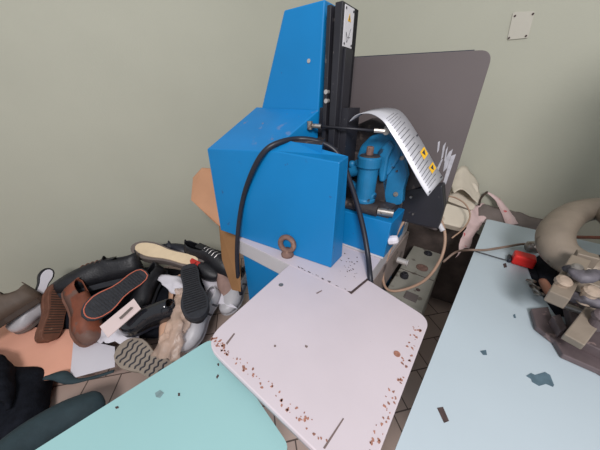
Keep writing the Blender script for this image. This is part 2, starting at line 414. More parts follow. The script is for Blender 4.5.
# inner block between hood and column
zi = G.z-.006
ib = [P_(G.x+.004, G.y+.006, 0), P_(T2.x+.012, .175, 0), lz(328, 131, zi), lz(322, 145, zi)]
ib = [P_(p.x, p.y, .72) for p in ib]
blk = obj('inner_block', prism(ib, (0, 0, zi-.72)), 'blue', mc, bev=.002); 
obj('block_top', prism([P_(p.x, p.y, zi) for p in ib], (0, 0, .0015)), 'grimy', mc)
# tower
tw = [lb(257, 108, .203), lb(318, 109, .203), lb(325, -1, .203), lb(284, 10, .203)]
tw = [tw[0]-P_(0, 0, .05), tw[1]-P_(0, 0, .05), tw[2], tw[3]]
obj('tower_cover', prism(tw, (0, .16, 0)), 'blue', mc, bev=.004)
p = lb(309, 61, .203); obj('lock_screw', join(cyl(p, p-P_(0, .002, 0), .0055, 16), cyl(p+P_(0, 0, -.002), p+P_(0, -.003, -.002), .003, 10)), 'chrome', mc)
# black column behind the tower with slot
cz0, cz1 = .72, lb(338, 1.5, .185).z
c0 = lb(325, 30, .185).x; c1 = lb(341, 30, .185).x
col = obj('column', join(box(c0-.006, c0+.006, .206, .30, cz0, lb(322, 45, .185).z), box(c0, c0+.012, .19, .27, cz0, cz1), box(c1-.020, c1, .185, .27, cz0, cz1), box(c0+.012, c1-.02, .205, .27, cz0, cz1),
     box(c1-.02, c1, .27, la(355, 1, c1+.0006).y+.003, cz0, cz1)), 'black', mc, bev=.0015)
for yy in (92, 101): 
    p = lb(328, yy, .20); obj('column_bolt', cyl(p, p-P_(0, .012, 0), .006, 12), 'chrome', col)
# label on the column's side
ca = c1+.0006
q = [la(343, -3, ca), la(355, 1, ca), la(351, 49, ca), la(341, 47, ca)]
y0, y1 = .196, q[1].y
zz0, zz1 = q[2].z, cz1-.004
pl = obj('name_plate', box(ca-.0006, ca+.0012, y0, y1, zz0, zz1), 'plaque', col, bev=.0004); lab(pl, 'white warning label on the column')
sx = ca+.0013; ym = (y0+y1)/2
zc = la(348, 17, ca).z
obj('warning_triangle', prism([P_(sx, ym-.008, zc-.008), P_(sx, ym+.008, zc-.008), P_(sx, ym, zc+.008)], (.0004, 0, 0)), 'yellow', pl)
obj('warning_mark', prism([P_(sx+.0005, ym-.002, zc-.005), P_(sx+.0005, ym+.002, zc-.005), P_(sx+.0005, ym+.001, zc+.003), P_(sx+.0005, ym-.001, zc+.003)], (.0003, 0, 0)), 'ink', pl)
zb = zz0
obj('drawn_line', join(tube([P_(sx, ym+.012, zc-.02), P_(sx, ym+.006, zc-.03), P_(sx, ym-.006, zc-.05), P_(sx, ym-.012, zb+.03), P_(sx, ym-.004, zb+.02), P_(sx, ym+.010, zb+.022)], .0006, 5),), 'ink', pl)
for yy, z_ in ((y0+.005, zb+.006), (y1-.005, zb+.006), (y0+.005, zz1-.006), (y1-.005, zz1-.006)):
    obj('rivet', cyl((sx-.001, yy, z_), (sx+.0012, yy, z_), .0025, 8), 'ink', pl)
obj('column_side_panel', box(c1, c1+.006, .205, y1+.002, .80, zz0-.003), 'black', mc, bev=.001)
# the big dark sheet behind
pb = .40
pp = [P_(-.10, pb, 1.275), lb(476, 51, pb), lb(490, 52, pb), lb(443, 214, pb), lb(437, 231, pb), P_(.10, pb, .76), P_(-.10, pb, .78)]
zz = lb(492, 56, pb)
sheet = obj('guard_sheet', prism(roundpoly([pp[0], P_(zz.x, pb, pp[1].z), pp[3], pp[4], pp[5], pp[6]], [0, .03, 0, .008, .01, 0], 8), (0, .005, 0)), 'plate', mc, bev=.0012); lab(sheet, 'large dark brown-grey metal sheet')
obj('backing_sheet', prism([pp[0]+P_(0, .006, .003), P_(lb(474, 51, pb).x, pb+.006, pp[1].z+.004), P_(.27, pb+.006, 1.2), P_(-.1, pb+.006, 1.2)], (0, .004, 0)), 'plate_edge', mc)
M['scrape'] = mat('pale_scrape', (176, 174, 180), .6, var=.2, scale=60)
for pts in ([(443, 146), (446, 142), (443, 157), (441, 160)], [(438, 142), (440, 141), (439, 150), (437, 153)], [(449, 152), (453, 149), (447, 168), (443, 172), (445, 160)], [(451, 156), (456, 154), (446, 184), (442, 186)], [(441, 160), (443, 159), (437, 174), (435, 172)], [(446, 150), (448, 146), (446, 158), (444, 162)]):
    obj('scrape_mark', prism([lb(u, v, pb-.0006) for u, v in pts], (0, .0005, 0)), 'scrape', sheet)
# dark machine head in front of the sheet
obj('head_block', join(prism([lb(u, v, .33) for u, v in ((404, 190), (442, 186), (444, 208), (438, 229), (400, 221))], (0, .05, 0)),
    ), 'black', mc, bev=.003)
obj('head_body', prism([lb(u, v, .33) for u, v in ((345, 130), (372, 118), (392, 128), (410, 150), (424, 186), (405, 192), (400, 222), (350, 222), (343, 190))], (0, .05, 0)), 'grimy', mc, bev=.004)
for (u, v, r) in ((411, 197, .004), (413, 214, .003), (386, 128, .006)):
    p = lb(u, v, .328); obj('head_screw', hexbolt(p+P_(0, .004, 0), (0, -1, 0), r, .008), 'steel', mc)
# blue casting: post, arms, bracket
def cb(u, v, b): return lb(u, v, b)
pt_, pb_ = cb(372, 158, .24), cb(372, 204, .24)
cx, cy = pt_.x, .24
r0 = .026
pt_, pb_ = cb(370, 156, .24), cb(371, 203, .24)
cx, cy = pt_.x, .24; r0 = .031; hh_ = pt_.z-pb_.z
post = obj('blue_post', lathe([(.0, 0), (r0*.95, 0), (r0*1.08, .004), (r0*1.08, .012), (r0*.97, .016), (r0*.95, hh_-.036), (r0*1.14, hh_-.030), (r0*1.14, hh_-.004), (r0*1.0, hh_), (0, hh_)], (cx, cy, pb_.z), seg=28), 'bluecast', mc, bev=.001)
obj('post_cap', lathe([(r0*.98, hh_), (r0*.9, hh_+.003), (0, hh_+.004)], (cx, cy, pb_.z), seg=24), 'grimy', post)
obj('post_bolt', lathe([(.0105, hh_), (.0105, hh_+.024), (.009, hh_+.027), (0, hh_+.027)], (cx-.002, cy, pb_.z), seg=12), 'rustiron', post)
obj('casting_arm', join(tube([cb(376, 170, .24), cb(362, 170, .25), cb(350, 172, .26), cb(343, 178, .27)], .018, 12, 4), tube([cb(374, 197, .24), cb(362, 192, .25), cb(351, 184, .27), cb(344, 180, .28)], .014, 12, 4)), 'bluecast', mc, smooth=True)
obj('casting_neck', prism(roundpoly([cb(u, v, .275) for u, v in ((356, 158), (360, 146), (370, 136), (384, 132), (396, 140), (400, 158), (388, 176), (372, 176))], .008), (0, .06, 0)), 'bluecast', mc, bev=.008)
obj('casting_ridge', prism([cb(u, v, .262) for u, v in ((377, 152), (388, 140), (394, 146), (388, 158), (384, 182), (379, 182))], (0, .03, 0)), 'bluecast', mc, bev=.006)
for (u, v) in ((352, 164), (358, 163)): obj('cap_nut', lathe([(.010, -.01), (.011, .004), (.007, .010), (0, .011)], cb(u, v, .255), seg=14), 'bluecast', mc, smooth=True)
# bracket
br = obj('bracket', prism(roundpoly([cb(u, v, .285) for u, v in ((383, 150), (402, 152), (407, 176), (403, 190), (402, 205), (386, 205), (382, 178))], [.004, .01, .006, .004, .014, .014, .004]), (0, .03, 0)), 'bluecast', mc, bev=.004)
for (u, v, r, m) in ((396, 194, .0075, 'steel'), (397, 171, .003, 'chip'), (402, 158, .006, 'steel')):
    p = cb(u, v, .285); obj('bracket_bolt', join(cyl(p+P_(0, .004, 0), p-P_(0, .004, 0), r, 14), cyl(p, p-P_(0, .007, 0), r*.5, 8)), m, br)
obj('casting_foot', join(box(cx-.05, cx+.09, .225, .33, pb_.z-.035, pb_.z-.002)), 'grimy', mc, bev=.006)
obj('machine_body', box(-.10, .17, .285, .33, .84, 1.0), 'grimy', mc, bev=.006)
# rod with clevis
ra, rb_ = lb(315, 126, .165), lb(381, 131, .225)
rod = obj('control_rod', cyl(ra, rb_, .0035, 10), 'black', mc, smooth=True)
d = (rb_-ra).normalized()
obj('rod_end', join(cyl(ra-d*.012, ra+d*.018, .0065, 8), cyl(ra-d*.016+P_(0, 0, -.01), ra-d*.016+P_(0, 0, .012), .008, 12)), 'steel', rod)
obj('rod_end', join(cyl(rb_-d*.018, rb_+d*.01, .006, 8), lathe([(.009, -.004), (.009, .004)], rb_+d*.014, (0, 1, 0), 14)), 'steel', rod)
# curved graduated aluminium sheet
fe = [(349, 122), (355, 116), (362, 113.5), (372, 114), (383, 121), (391, 133), (401, 149), (412, 169), (421, 185), (428, 196)]
bk = [(364, 113), (371, 110), (379, 108.5), (388, 108), (398, 110), (406, 117), (416, 132), (426, 149), (435, 165), (443, 178)]
FE = smoothpath([lb(u, v, .21) for u, v in fe], 4); BK = smoothpath([lb(u, v, .285) for u, v in bk], 4)
nn = len(FE); V = FE+BK; F = [[i, i+1, nn+i+1, nn+i] for i in range(nn-1)]
sc = obj('scale_sheet', (V, F), 'scale', mc, smooth=True, solid=.0016); lab(sc, 'curved aluminium sheet with ruled lines')
nrm = (FE[nn//2+1]-FE[nn//2]).cross(BK[nn//2]-FE[nn//2]).normalized()
if nrm.z < 0: nrm = -nrm
def onsheet(i, s, off=.0012):
    i = max(0, min(nn-1.001, i)); k = int(i); f_ = i-k
    a = FE[k].lerp(FE[k+1], f_); b = BK[k].lerp(BK[k+1], f_)
    n = (FE[k+1]-FE[k]).cross(BK[k]-FE[k]).normalized()
    if n.dot(nrm) < 0: n = -n
    return a.lerp(b, s)+n*off
ticks = []
for k in range(21):
    i = 16+k*.92; s0, s1 = .18, (.8 if k % 2 else .68)
    if i > nn-2: break
    ticks.append(([onsheet(i, s0), onsheet(i+.12, s0), onsheet(i+.12, s1), onsheet(i, s1)], [[0, 1, 2, 3]]))
obj('ruled_lines', join(*ticks), 'ink', sc, solid=.0004)
for i in (27.3, 31.0):
    obj('warning_sticker', ([onsheet(i, .66, .0014), onsheet(i+1.7, .66, .0014), onsheet(i+1.7, .95, .0014), onsheet(i, .95, .0014)], [[0, 1, 2, 3]]), 'yellow', sc, solid=.0004)
    obj('sticker_mark', ([onsheet(i+.4, .72, .0019), onsheet(i+1.4, .8, .0019), onsheet(i+.4, .9, .0019)], [[0, 1, 2]]), 'ink', sc, solid=.0004)
for i, s in ((35.3, .1), (35.2, .88), (24.5, .9)):
    obj('small_hole', ([onsheet(i, s, .0014), onsheet(i+.35, s, .0014), onsheet(i+.35, s+.09, .0014), onsheet(i, s+.09, .0014)], [[0, 1, 2, 3]]), 'ink', sc, solid=.0004)
# rear blue tank beside the cover
z0 = .7015
q0, q1 = lz(341, 246, z0), lz(383, 259, z0)
zh = lb(365, 216, .20).z
tank = obj('rear_tank', hull([P_(.06, .195, z0), P_(q1.x, .2, z0), P_(q1.x, .40, z0), P_(.06, .40, z0)],
                      [P_(.06, .195, zh), P_(q1.x+.004, .2, zh), P_(q1.x+.004, .40, zh), P_(.06, .40, zh)]), 'blue', mc, bev=.003)
obj('tank_bead', tube([P_(.06, .1945, z0+.003), P_(q1.x, .198, z0+.003)], .004, 8, 1), 'band', mc)
cyp = lb(352, 204, .19); obj('ram_cylinder', join(cyl(P_(.055, .225, zh+.016), P_(.17, .225, zh+.016), .019, 20)), 'grimy', mc, smooth=False)
obj('ram_rod', cyl(P_(.17, .225, zh+.016), P_(.215, .235, zh+.016), .012, 16), 'steel', mc)
# taped fitting with its hose
k0 = lb(393, 240, .22)
fit = obj('taped_fitting', lathe([(.006, -.016), (.013, -.014), (.015, 0), (.013, .013), (.006, .016)], k0, (1, .3, .4), 9), 'paper', mc, bev=.001)
# black hose draped over the front cover

P = [lb(241, 294, -.02), lb(238, 276, -.022), lb(237, 250, -.018), lb(239, 222, .0), lb(244, 195, .010), lb(254, 168, .012), lb(266, 150, .025), lb(281, 142, .06),
     lb(298, 139, .11), lb(316, 141, .135), lb(333, 149, .150), lb(343, 163, .158), lb(350, 182, .165), lb(358, 207, .165), lb(364, 232, .155), lb(368, 256, .13), lz(370, 276, .708), lz(371, 287, .68)]
obj('black_hose', tube(P, .0078, 12, 5), 'rubber', mc, smooth=True)
# rusty eyebolt
ec = lb(287, 244, .03)
eb = obj('eyebolt', join(torus(ec, (.25, -1, .15), .0235, .0085), lathe([(.012, .7012), (.020, .7012), (.021, .708), (.016, .716), (.011, .722), (.009, .728)], (ec.x+.001, .03, 0), seg=20)), 'rustiron', mc, smooth=True)
lab(eb, 'rusty lifting eyebolt')

# ================================================================ things beside / behind the machine
def mlp(p): return MM @ Vector(p)
# metal box with cable glands, right of the base
e = thing('control_box', 'low grey-green metal box with cable glands beside the machine base', 'box', mw=MM)
obj('case', prism([P_(.228, .27, FL), P_(.366, .27, FL), P_(.366, .70, FL), P_(.228, .70, FL)], (0, 0, .35)), 'panel', e, bev=.004)
obj('lid_seam', box(.23, .364, .468, .471, .4985, .501), 'chip', e)
for (u, v, r, h, m) in ((404, 277, .016, .022, 'black'), (422, 268, .024, .008, 'rustiron'), (428, 254, .018, .012, 'black'), (418, 290, .008, .004, 'chip')):
    p = lz(u, v, .50); g = obj('cable_gland', lathe([(r, 0), (r, h*.6), (r*.75, h*.65), (r*.7, h), (r*.35, h), (r*.3, h*.5)], p, seg=16), m, e, bev=.0008)
p = lz(411, 297, .5); obj('switch_plate', box(p.x-.022, p.x+.022, p.y-.02, p.y+.02, .4995, .505), 'plate', e, bev=.001)
kp = P_(.25, .335, .585)
f1 = lb(407, 263, .33); 
vl = obj('drain_cock', join(cyl(f1-P_(.035, 0, 0), f1, .011, 14), cyl(f1, f1+P_(.004, 0, 0), .014, 14)), 'chrome', mc, bev=.001)
# beige hose
P = [lb(416, 205, .37), lb(401, 226, .33), lb(390, 250, .30), lb(383, 274, .27), lb(387, 289, .27), lb(402, 290, .30), lb(425, 280, .33), lb(441, 258, .36), lb(445, 235, .40), lb(438, 214, .42), lb(428, 200, .44)]
h1 = obj('beige_hose', tube(P, .0048, 10, 6), 'cord', mc, smooth=True)
h2 = obj('clamp', cyl(lb(443, 231, .385), lb(438, 222, .40), .008, 8), 'plaque', h1, bev=.001)
# canisters and cloth behind
def rbox(name, label, cat, c, sx, sy, sz, rz, m, tilt=0, bev=.012, extra=None):
    mw = Matrix.Translation(c) @ Matrix.Rotation(rz, 4, 'Z') @ Matrix.Rotation(tilt, 4, 'Y')
    o = thing(name, label, cat, mw=mw)
    b_ = obj('body', box(-sx/2, sx/2, -sy/2, sy/2, 0, sz), m, o, bev=bev, seg=4)
    return o
def panelslab(label, pts, y, d, rad):
    o = obj('plastic_board', prism(roundpoly([aty(u, v, y+dy) for u, v, dy in pts], rad), d), 'ivory', bev=.004, seg=3); tag(o, label, 'panel'); return o
panelslab('smaller ivory plastic panel lying just behind the lower corner of the dark sheet', [(438, 222, 0), (447, 203, .05), (472, 211, .05), (470, 222, .01), (462, 228, 0)], .96, (.012, .02, -.03), [.0, .006, .015, .015, .015])
panelslab('larger ivory plastic panel leaning behind the smaller one near the wall', [(448, 201, 0), (454, 176, .03), (477, 184, .03), (479, 190, .02), (474, 211, 0)], 1.07, (.012, .02, -.02), [.0, .006, .015, .015, .02])
# limp cloth things: a displaced sheet between rows of points
def sheet_from_rows(rows, n=5):
    R_ = [smoothpath(r, n) for r in rows]
    cols = [smoothpath([r[i] for r in R_], n) for i in range(len(R_[0]))]
    a, b = len(cols), len(cols[0]); V = [p for c_ in cols for p in c_]
    F = [[i*b+j, i*b+j+1, (i+1)*b+j+1, (i+1)*b+j] for i in range(a-1) for j in range(b-1)]
    return V, F
def crumple(vf, amp, freq=30, seed=0):
    from mathutils import noise
    V = []
    for p in vf[0]:
        p = Vector(p); q = noise.noise_vector(p*freq+Vector((seed, 0, 0))); V.append(p+q*amp)
    return V, vf[1]
def cloth(name, label, cat, rows, m, amp=.006, freq=25, solid=.002, n=5, group=None):
    o = obj(name, crumple(sheet_from_rows([[Vector(p) for p in r] for r in rows], n), amp, freq, random.random()*9), m, None, smooth=True, solid=solid)
    tag(o, label, cat, group); return o
cloth('cloth_strip', 'pink and white cloth strip draped down from the wall to the pale blue table corner', 'cloth',
   [[aty(487, 192, 1.14), aty(489, 192, 1.14)], [aty(495, 200, 1.12), aty(499, 198, 1.12)], [aty(501, 212, 1.08), aty(508, 209, 1.08)], [aty(507, 226, 1.02), aty(519, 224, 1.02)]], 'pinkcloth', .004)
cloth('cloth_bundle', 'crumpled white and pink cloth beside the edge of the pale blue table', 'cloth',
   [[aty(470, 207, 1.10), aty(479, 203, 1.13), aty(488, 207, 1.15)], [aty(467, 222, 1.04), aty(477, 216, 1.08), aty(490, 214, 1.11)], [aty(462, 240, .98), aty(470, 232, 1.02), aty(480, 226, 1.04)], [aty(456, 258, .93), aty(462, 250, .95), aty(470, 246, .96)]], 'pinkcloth', .012)
cloth('grey_cloth', 'grey white cloth heaped on the larger ivory panel by the wall', 'cloth',
   [[aty(450, 180, 1.10), aty(462, 166, 1.14), aty(472, 174, 1.16), aty(478, 184, 1.16)], [aty(452, 188, 1.04), aty(462, 182, 1.06), aty(472, 188, 1.08), aty(480, 194, 1.09)], [aty(454, 192, 1.0), aty(463, 190, 1.02), aty(473, 198, 1.04), aty(478, 204, 1.05)]], 'ivory', .006)
cloth('dusty_rag', 'dusty brown rag lying along the wall behind the pale blue table', 'rag',
   [[aty(478, 203, 1.14), aty(495, 206, 1.12), aty(520, 213, 1.07), aty(545, 221, 1.0)], [aty(478, 212, 1.10), aty(495, 214, 1.08), aty(520, 222, 1.03), aty(545, 232, .97)], [aty(477, 224, 1.08), aty(495, 224, 1.05), aty(520, 232, 1.01), aty(545, 240, .96)]], 'greyrim', .01)
o = obj('wooden_stick', tube([aty(479, 205, 1.09), aty(481, 198, 1.11), aty(487, 192, 1.14)], .005, 6, 4), 'olived', smooth=True); tag(o, 'short dark stick among the cloths behind the pale blue table', 'stick')
o = obj('twine_loop', tube([aty(446, 196, .93), aty(456, 198, .94), aty(466, 205, .95), aty(470, 216, .94), aty(464, 228, .92), aty(452, 238, .9)], .0028, 8, 6), 'cord', smooth=True); tag(o, 'thin tan cord looped in front of the ivory panels', 'cord')
# dark boxes deep in the gap
# cardboard leaning at the wall left of the machine
def slab(name, label, cat, pts, d, m, bev=.001):
    o = obj(name, prism(pts, d), m, bev=bev); tag(o, label, cat); return o
slab('cardboard_sheet', 'pale brown cardboard sheet leaning on the wall left of the blue machine', 'cardboard',
     [aty(202, 168, 1.20), aty(193, 178, 1.20), aty(191, 200, 1.16), aty(214, 222, 1.10), aty(240, 245, 1.06), aty(250, 190, 1.12), aty(240, 172, 1.18)], (-.004, .010, 0), 'cardboard')
slab('cardboard_box_flap', 'darker brown cardboard flap standing between the shoe pile and the machine pedestal', 'cardboard',
     [aty(219, 226, 1.05), aty(222, 260, 1.0), aty(232, 290, .93), aty(241, 292, .90), aty(240, 236, 1.0)], (-.003, .008, 0), 'cardb2')
# ================================================================ shoes
def sole_w(s):   # half width along 0 heel .. 1 toe
    K = [(0, .0), (.02, .45), (.08, .66), (.2, .74), (.38, .66), (.5, .70), (.66, .94), (.76, 1.0), (.88, .86), (.95, .62), (.99, .3), (1, .0)]
    for (a, b), (c, d) in zip(K, K[1:]):
        if s <= c: return b+(d-b)*(s-a)/(c-a)
    return 0
def outline(L, W, n=36):
    ss = [0, .004, .02, .05]+[.05+.9*i/n for i in range(1, n)]+[.95, .98, .996, 1]
    a = [(s*L, sole_w(s)*W*1.0+.06*W*math.sin(s*math.pi*2)*0, 0) for s in ss]
    up_ = [(s*L, sole_w(s)*W+.10*W*math.sin((s-.35)*math.pi), 0) for s in ss]
    dn_ = [(s*L, -sole_w(s)*W+.10*W*math.sin((s-.35)*math.pi), 0) for s in ss]
    return up_+dn_[::-1][1:-1] if False else up_[1:-1]+dn_[::-1][1:-1]
def frame(heel, toe, up):
    x = (toe-heel); L = x.length; x.normalize(); up = Vector(up); z = (up-x*up.dot(x)).normalized(); y = z.cross(x)
    return Matrix(((x.x, y.x, z.x, heel.x), (x.y, y.y, z.y, heel.y), (x.z, y.z, z.z, heel.z), (0, 0, 0, 1))), L
def shoe(name, label, cat, heel, toe, up, W=.048, mu='bleather', ms='bsole', st=.022, tread=None, hgt=.075, collar=.075, openf=.48, insole='cream', trim=None, laces=None, trimh=.006, upper=True, heelh=0, group=None, shaft=0, tongue=None, sweep=0):
    mw, L = frame(heel, toe, up)
    t = thing(name, label, cat, mw=mw, group=group)
    ol = outline(L, W)
    so = obj('sole', prism(ol, (0, 0, st)), ms, t, bev=.003)
    if heelh: obj('heel', prism([(x, y*.95, -heelh) for x, y, z in outline(L, W) if x < L*.27], (0, 0, heelh)), ms, t, bev=.002)
    if tread:
        kind, mt = tread; gr = []
        for k in range(3, 23):
            s = k/25; w_ = sole_w(s)*W*.80; cy_ = .10*W*math.sin((s-.35)*math.pi)
            if kind == 'wave' and k % 2: continue
            if kind == 'wave':
                path = [Vector((s*L+.004*math.sin(j*1.6), cy_-w_+2*w_*j/11, -.0008)) for j in range(12)]
                gr.append(tube(path, .0034, 5, 3))
            else:
                gr.append(box(s*L-.0018, s*L+.0018, cy_-w_, cy_+w_, -.0025, .0005))
        obj('tread', join(*gr), mt, so)
    if trim:
        pts = [Vector((x*.94+L*.03, y*.90, -.0005)) for x, y, z in ol]; pts.append(pts[0])
        obj('trim', tube(pts, .0022, 6, 1), trim, so)
    if upper:
        ns, npf = 26, 14; V, F = [], []
        for i in range(ns+1):
            s = .01+.98*i/ns; w_ = max(sole_w(s)*W*.97, .004); cy_ = .10*W*math.sin((s-.35)*math.pi)
            if s < openf: h = collar*(1-.12*math.sin(s/openf*math.pi)) if s > .03 else collar*.96
            else: h = hgt*(1-((s-openf)/(1-openf))**1.9*.62)
            if s >= openf: h = min(h, hgt)
            bl = min(1, max(0, (s-openf)/.12)); 
            for k in range(npf+1):
                ph = math.pi*k/npf
                yy = math.cos(ph); zz_ = math.sin(ph)**.62
                tw_ = 1-.22*zz_*(1-bl)
                V.append(Vector((s*L+(.012*(zz_) if s < .1 else 0), cy_+w_*yy*tw_, st*.9+h*zz_)))
        for i in range(ns):
            s = .01+.98*(i+.5)/ns
            for k in range(npf):
                if .02 < s < openf and 4 <= k < npf-4: continue
                a = i*(npf+1)+k; F.append([a, a+1, a+npf+2, a+npf+1])
        F.append([k for k in range(npf+1)][::-1]); F.append([ns*(npf+1)+k for k in range(npf+1)])
        up_o = obj('upper', (V, F), mu, t, smooth=True, solid=.0035)
        if shaft:
            r_ = W*.72; prof = []
            V, F = [], []; sg = 18; m_ = 7
            for i in range(m_):
                q = i/(m_-1)
                for k in range(sg):
                    a = 2*math.pi*k/sg; V.append(Vector((L*(.24+.0*q)+L*.22*math.cos(a)*(1+.1*q), r_*math.sin(a), st+collar*.55+shaft*q)))
            for i in range(m_-1):
                for k in range(sg): F.append([i*sg+k, i*sg+(k+1) % sg, (i+1)*sg+(k+1) % sg, (i+1)*sg+k])
            obj('shaft', (V, F), mu, t, smooth=True, solid=.004)
        ins = [(x*.95+L*.025, y*.86, st+.0005) for x, y, z in ol]
        obj('insole', prism(ins, (0, 0, .002)), insole, t)
        if laces:
            ll = []
            for j in range(5):
                s = openf+.02+j*.055; hh = hgt*(1-((s-openf)/(1-openf))**1.9*.62)+st*.9
                w_ = sole_w(s)*W*.42
                ll.append(tube([Vector((s*L-.006, -w_, hh-.006)), Vector((s*L, 0, hh+.004)), Vector((s*L+.006, w_, hh-.006))], .0022, 6, 4))
            obj('laces', join(*ll), laces, t)
        if tongue:
            obj('tongue', prism([(L*openf*.72, -.018, st+hgt*.92), (L*openf*.72, .018, st+hgt*.92), (L*(openf+.08), .016, st+hgt*.93), (L*(openf+.08), -.016, st+hgt*.93)], (-.01, 0, .006)), tongue, t, bev=.003)
    else:
        ins = [(x*.86+L*.07, y*.72, st-.0005) for x, y, z in ol]
        if insole: obj('insole', prism(ins, (0, 0, .008)), insole, t, bev=.001)
    return t
D = Vector
def tc(u, v, z, dx=0, dy=0, dz=0):   # direction in which a shoe faces: up towards the room, with a lean
    return (Vector((0, 0, H))-at(u, v, z)).normalized()+Vector((dx, dy, dz))
# --- left cluster
shoe('leather_shoe', 'olive-brown leather shoe lying at the far left edge of the pile', 'shoe', at(47, 298, .34), at(-32, 348, .28), (-.15, .45, .85), W=.055, mu='olive', ms='olived', st=.026, hgt=.10, insole='olived', collar=.095, openf=.3)
shoe('black_shoe', 'small black shoe tipped upright with a white inner sole facing the wall', 'shoe', at(36, 300, .33), at(49, 269, .41), (.75, -.55, .2), W=.028, mu='bleather', ms='bleather', st=.02, upper=False, insole='paper')
shoe('strap_shoe', 'grey white wrapped shoe resting on the peach sheet at the left', 'shoe', at(64, 302, .27), at(14, 332, .235), (.0, -.1, .9), W=.048, mu='lgrey', ms='greyrim', st=.02, hgt=.075, collar=.07, openf=.2, insole='lgrey')
shoe('wedge_sole_shoe', 'brown ridged rubber sole standing on edge beside the russet boot', 'shoe', at(51, 341, .25), at(64, 279, .40), (-.75, .25, -.25), W=.048, mu='brown', ms='brown', st=.04, tread=('bar', 'olived'), hgt=.06, collar=.06, insole='brown')
shoe('ankle_boot', 'russet leather ankle boot with dusty sides lying on its toe', 'shoe', at(70, 289, .37), at(88, 348, .23), (.75, -.05, .6), W=.050, mu='tan', ms='tangrey', st=.024, hgt=.085, collar=.085, openf=.3, insole='tangrey')
# --- black shoes at the wall
shoe('stitched_shoe', 'black shoe with brown zigzag stitching lying along the wall', 'shoe', at(146, 276, .36), at(58, 296, .33), (.05, .3, .9), W=.055, mu='bleather', ms='bsole', st=.03, hgt=.10, collar=.12, insole='bsole', laces='tangrey', tongue='bleather', openf=.4)
shoe('upturned_shoe', 'black shoe turned over with an orange line around its sole', 'shoe', at(146, 270, .44), at(85, 319, .39), -tc(115, 295, .41, -.1, .1), W=.050, mu='bleather', ms='bsole', st=.024, hgt=.06, collar=.06, trim='orange', tread=('bar', 'bleather'))
# --- centre cluster
shoe('cream_insole_sneaker', 'sneaker bottom with cream centre and grey rubber rim on top of the pile', 'shoe', at(206, 269, .39), at(137, 249, .43), tc(170, 262, .4, 0, .1, .5), W=.052, ms='greyrim', st=.045, upper=False, insole='cream')
shoe('red_lined_sneaker', 'black sneaker with red lining next to the cream soled one', 'shoe', at(186, 263, .38), at(221, 280, .35), (-.1, -.35, .8), W=.044, mu='bleather', ms='bsole', st=.02, hgt=.06, collar=.065, insole='redcloth', trim='orange', tongue='redcloth')
shoe('black_sneaker', 'black sneaker with silver lace bars at the right end of the pile', 'shoe', at(188, 256, .40), at(240, 279, .35), (.25, -.2, .85), W=.056, mu='bleather', ms='rubber', st=.025, hgt=.10, collar=.11, insole='bsole', laces='chrome', tongue='bleather', openf=.4)
shoe('ribbed_sole_shoe', 'dark grey ribbed shoe sole facing up with toe towards the tables', 'shoe', at(187, 264, .45), at(200, 317, .41), -tc(195, 290, .44), W=.054, mu='bleather', ms='bsole', st=.022, tread=('bar', 'bleather'), hgt=.045, collar=.04)
shoe('worn_black_shoe', 'black shoe standing between the upturned shoe and the white paper', 'shoe', at(166, 270, .36), at(136, 318, .28), (-.2, -.3, .85), W=.048, mu='bleather', ms='bsole', st=.02, hgt=.07, collar=.08, insole='bsole', openf=.3)
shoe('dark_shoe', 'dark shoe peeking out behind the cream soled sneaker against the wall', 'shoe', at(152, 262, .34), at(196, 258, .35), (.1, .2, .9), W=.04, mu='rubber', ms='bsole', st=.02, hgt=.08, collar=.10, insole='bsole')
shoe('glossy_boot', 'glossy black leather boot lying in the middle of the pile', 'shoe', at(184, 314, .31), at(124, 328, .29), (.05, -.1, .95), W=.056, mu='bgloss', ms='rubber', st=.018, hgt=.085, collar=.09, insole='rubber', openf=.16)
shoe('taupe_shoe', 'taupe shoe turned over showing a wavy tread beside the turquoise table', 'shoe', at(176, 378, .25), at(117, 347, .27), -tc(140, 360, .25), W=.056, mu='greysole', ms='greysole', st=.024, tread=('wave', 'ink'), hgt=.04, collar=.04)
shoe('tan_shoe', 'beige lined shoe under clear plastic in the middle of the pile', 'shoe', at(180, 280, .32), at(168, 350, .24), tc(175, 310, .28), W=.054, mu='skin', ms='skin', st=.016, hgt=.06, collar=.05, insole='skin')
cloth('plastic_bag', 'crinkled clear plastic bag draped over the beige shoe', 'bag', [[at(176, 288, .40), at(186, 290, .40), at(196, 296, .39)], [at(174, 306, .385), at(182, 310, .385), at(192, 314, .37)], [at(164, 330, .35), at(176, 332, .36), at(186, 334, .34)], [at(150, 356, .29), at(164, 358, .31), at(178, 362, .29)]], 'film', .016, 45, .0008, 7)
def clog(label, heel, toe, up, W):
    t = shoe('plastic_clog', label, 'clog', heel, toe, up, W=W, mu='lgrey', ms='lgrey', st=.016, hgt=.06, collar=.055, insole='lgrey', openf=.55)
    L = (Vector(toe)-Vector(heel)).length
    hs = [cyl((L*q, sg*W*.62, .045), (L*q, sg*W*1.02, .045), .0045, 10) for q in (.3, .45) for sg in (-1, 1)]
    for h_ in hs: obj('hole', h_, 'ink', t)
clog('light grey plastic clog with holes between the ribbed sole and white tabletop', at(219, 291, .33), at(180, 352, .25), tc(200, 320, .3, -.5, 0), .056)
clog('light grey plastic clog half hidden beside the blue pedestal', at(250, 272, .30), at(224, 316, .27), tc(235, 290, .3, -.5, 0), .05)
shoe('felt_shoe', 'mauve felt shoe beneath the black sneaker with silver laces', 'shoe', at(218, 268, .34), at(232, 304, .28), (.0, -.2, .9), W=.046, mu='mauve', ms='mauve', st=.02, hgt=.08, collar=.08, openf=.15, insole='mauve')
